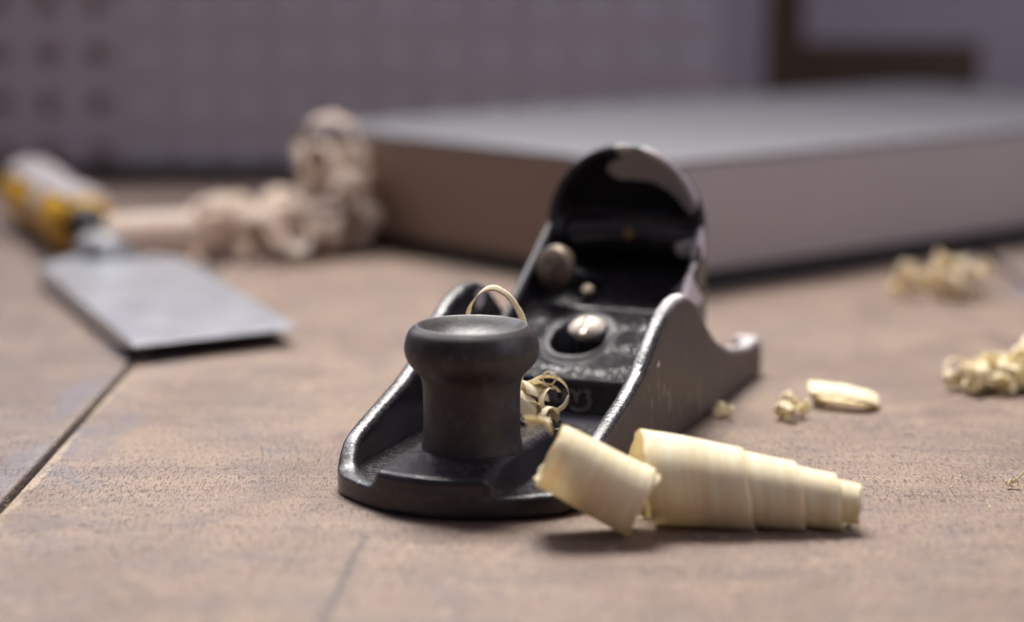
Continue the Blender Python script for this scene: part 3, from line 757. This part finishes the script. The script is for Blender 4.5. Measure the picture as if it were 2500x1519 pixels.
mound('shavings_pile', [(-97, 662, 13, 17), (-86, 668, 11, 15), (-76, 655, 13, 16), (-67, 664, 12, 30), (-62, 666, 12, 36), (-56, 670, 9, 46), (-70, 645, 10, 10)], 95, 11, (4.0, 8.5), (3, 8), M_shC, 0.15,
    label='tall blurred heap of pale curled shavings against the left end of the case', category='shavings')
# flat long curl left of the heap
fl = coil(G(255, 590, 9) , (1, 0.25, 0.02), (0, 0, 1), 1.3, 8, 2, 26, 0.5, n=60, ns=10, rag=1.0, seed=21, squash=1.2)
shave_obj('wide_shaving', [fl], M_shC, 0.5, label='wide pale shaving lying between the chisel and the shavings heap', category='wood shaving')
# crumpled pile at the right edge
g1, g2, g3 = G(2370, 955), G(2440, 960), G(2520, 955)
mound('crumpled_shaving', [(g1.x, g1.y, 5, 6), (g2.x, g2.y + 3, 7, 8.5), (g3.x, g3.y + 4, 8, 11)], 110, 13, (1.2, 3.0), (1.2, 3), M_shA, 0.25,
    label='crumpled cream shaving at the right edge of the bench', category='wood shaving')
# flat folded piece and crumb right of the plane
bar = ribbon([G(1975, 948, 3.6), G(2020, 950, 3.9), G(2080, 960, 3.5), G(2120, 970, 2.6), G(2143, 980, 1.2)], Vector((0.6, 6.5, 1.1)), 60, 6, 0.7, 4)
bar2 = ribbon([G(1978, 955, 3.0), G(2000, 966, 1.2), G(2050, 972, .6), G(2110, 978, .5), G(2143, 982, 1.0)], Vector((0.3, 7.0, 0.5)), 50, 5, 0.2, 6)
shave_obj('folded_shaving', [bar, bar2], M_shA, 0.6, label='flat folded shaving lying alone to the right of the plane', category='wood shaving')
heap('shaving_crumb', [(G(1940, 1000, 1.5), (3.5, 3, 1))], 9, 15, (0.8, 1.8), M_shA, (1, 2.4), 0.25, label='small curled crumb just left of the flat folded shaving', category='wood shaving')
heap('shaving_crumb', [(G(1775, 1010, 1.0), (1.8, 2.5, 1))], 5, 16, (0.6, 1.5), M_shA, (0.8, 2), 0.2, label='tiny shaving crumb touching the foot of the plane side', category='wood shaving')
# two blurred pieces near the case
h1, h2 = G(2335, 728), G(2215, 722)
mound('shaving_clump', [(h1.x, h1.y, 5, 8), (h1.x + 3, h1.y, 4, 9)], 15, 17, (2.4, 4.2), (2.5, 5), M_shD, 0.15, label='larger blurred shaving clump in front of the case at right', category='wood shaving')
mound('shaving_clump', [(h2.x, h2.y, 5, 3)], 6, 18, (1.5, 2.6), (3, 5), M_shD, 0.15, label='smaller blurred shaving clump left of the larger one', category='wood shaving')
# small knotted curl at the far right, in focus
kn = [ring_ for ring_ in ()]
def curl_w(c, r, nrm, w_, a0, a1, seed):
    a, u, v = frame(nrm, (0, 0, 1)); c = Vector(c)
    pts = [c + u * r * cos(radians(a0 + (a1 - a0) * i / 12)) + v * r * sin(radians(a0 + (a1 - a0) * i / 12)) + a * (i / 12) * w_ for i in range(13)]
    return ribbon(pts, a * w_, 50, 3, 0.04, seed)
gq = G(2472, 1192, 0)
kn = [curl_w(gq + Vector((0, 0, 1.0)), 0.8, (0.3, -1, 0.5), 0.6, 0, 330, 31), curl_w(gq + Vector((-0.9, 0, 1.1)), 0.6, (0.8, -1, 0.2), 0.5, 40, 300, 32),
      ribbon([gq + Vector((0, 0, 1.2)), gq + Vector((1.2, 0.2, 2.0)), gq + Vector((2.4, 1.0, 2.9)), gq + Vector((4.5, 2.0, 3.2))], Vector((0.1, 0.3, 0.6)), 30, 3, 0.05, 33)]
shave_obj('knotted_shaving', kn, M_shB, 0.12, label='tiny knotted shaving curl at the right edge in front of the crumpled one', category='wood shaving')

# sawdust: far too many grains to count
rng = np.random.RandomState(5); V = []; F = []
def grain(c, l, w_, a, tz):
    b = len(V); d = Vector((cos(a), sin(a), tz)); n = Vector((-sin(a), cos(a), 0.2)); c = Vector(c)
    for sgn in (-1, 1):
        V.extend([c + d * l * sgn + n * w_, c + d * l * sgn - n * w_, c + d * l * sgn * 0.8 + Vector((0, 0, w_))])
    F.extend([(b, b + 1, b + 2), (b + 5, b + 4, b + 3), (b, b + 3, b + 4, b + 1), (b + 1, b + 4, b + 5, b + 2), (b + 2, b + 5, b + 3, b)])
for i in range(760):
    if i < 300: p = G(rng.uniform(1600, 2500), rng.uniform(1000, 1480))
    elif i < 620: p = G(rng.uniform(0, 2500), rng.uniform(900, 1519))
    else: p = G(rng.uniform(600, 1200), rng.uniform(800, 1050))
    lx_ = (p.x + 15.2) * cA - (p.y - 346) * sA; ly_ = (p.x + 15.2) * sA + (p.y - 346) * cA
    if abs(lx_) < 25.5 and -2 < ly_ < 146: continue
    l = rng.uniform(0.1, 0.45) if rng.rand() < 0.9 else rng.uniform(0.6, 1.3)
    grain(p + Vector((0, 0, 0.14)), l, rng.uniform(0.05, 0.16), rng.uniform(0, 6.28), rng.uniform(-0.1, 0.2))
link('sawdust', mesh('sawdust', V, F, False), M_dust, None, kind='stuff', label='fine pale sawdust specks scattered over the bench', category='sawdust')

# ------------------------------------------------------------------ wide chisel lying bevel down
th = math.atan2(0.384, 0.923)
chisel = empty('chisel', (-0.0725, 0.494, 0.0), th, label='wide steel chisel with pale and yellow handle lying on the left', category='chisel')
V = []; zt = 4.9
rows = ((-4.5, 4.5, zt - 0.75, zt - 0.45), (-1.5, 7.3, 3.4, zt), (18, 18, 1.0, zt + 0.1), (126, 126, 0.8, 5.6))
for yl_, yr_, z0, z1 in rows: V += [(-21.5, yl_, z0), (-21.5, yl_, z1), (21.5, yr_, z0), (21.5, yr_, z1)]
V += [(-9, 137, 1.5), (-9, 137, 6.2), (9, 137, 1.5), (9, 137, 6.2)]
F = [(0, 2, 3, 1), (17, 19, 18, 16)]
for i in range(4):
    a = 4 * i; F += [(a + 1, a + 3, a + 7, a + 5), (a + 2, a, a + 4, a + 6), (a, a + 1, a + 5, a + 4), (a + 3, a + 2, a + 6, a + 7)]
o = link('chisel_blade', mesh('chisel_blade', V, F, False), M_chis, chisel)
R90 = Matrix.Rotation(radians(-90), 4, 'X')
Mh = Matrix.Translation((0, 134, 5.0)) @ Matrix.Rotation(radians(4.5), 4, 'X') @ R90
V, F = lathe_vf(smooth_prof([(8.5, -2), (6.0, 4), (5.2, 12), (5.5, 24)], 4), 32); link('neck', mesh('neck', place(V, Mh), F), M_blade, chisel)
Mh = Matrix.Translation((0, 156, 11.9)) @ R90
V, F = lathe_vf([(4.5, -2), (5.5, -1), (6.5, 6), (7.5, 7)], 40); link('ferrule', mesh('ferrule', place(V, Mh), F), M_black, chisel)
hp = smooth_prof([(7.0, 6), (9.5, 9), (11.2, 16), (10.8, 30), (10.2, 45), (10.4, 62), (11.2, 85), (11.2, 108), (9, 120), (5, 123)], 5)
V, F = lathe_vf(hp, 48); handle = link('handle', mesh('handle', place(V, Mh), F), M_yellow, chisel)
def patch(y0, y1, a0, a1, bulge):
    P = []; Fc = []; na = 24; ny = 14
    hx = np.array(hp); 
    for k in (0, 1):
        for i in range(ny + 1):
            yv = y0 + (y1 - y0) * i / ny; r = np.interp(yv, hx[:, 1], hx[:, 0]) + (0.6 if k else -0.5)
            for j in range(na + 1):
                a = radians(a0 + (a1 - a0) * j / na) + bulge * (i / ny - 0.5)
                P.append((r * cos(a), -r * sin(a), yv))
    N = (ny + 1) * (na + 1)
    for i in range(ny):
        for j in range(na):
            a = i * (na + 1) + j; q = (a, a + 1, a + na + 2, a + na + 1)
            Fc.append(tuple(v + N for v in q)); Fc.append(q[::-1])
    ring_ = [i for i in range(na + 1)] + [(i + 1) * (na + 1) + na for i in range(ny)] + [ny * (na + 1) + na - 1 - i for i in range(na)] + [(ny - 1 - i) * (na + 1) for i in range(ny - 1)]
    for i in range(len(ring_)):
        a, b = ring_[i], ring_[(i + 1) % len(ring_)]; Fc.append((a, b, b + N, a + N))
    return P, Fc
for y0, y1, a0, a1 in ((8.5, 33, 10, 128), (34, 52, 10, 178), (53, 116, 0, 138)):
    V, F = patch(y0, y1, a0, a1, 0.12)
    link('grip_inlay', mesh('grip_inlay', place(V, Mh), F), M_palehandle, handle)
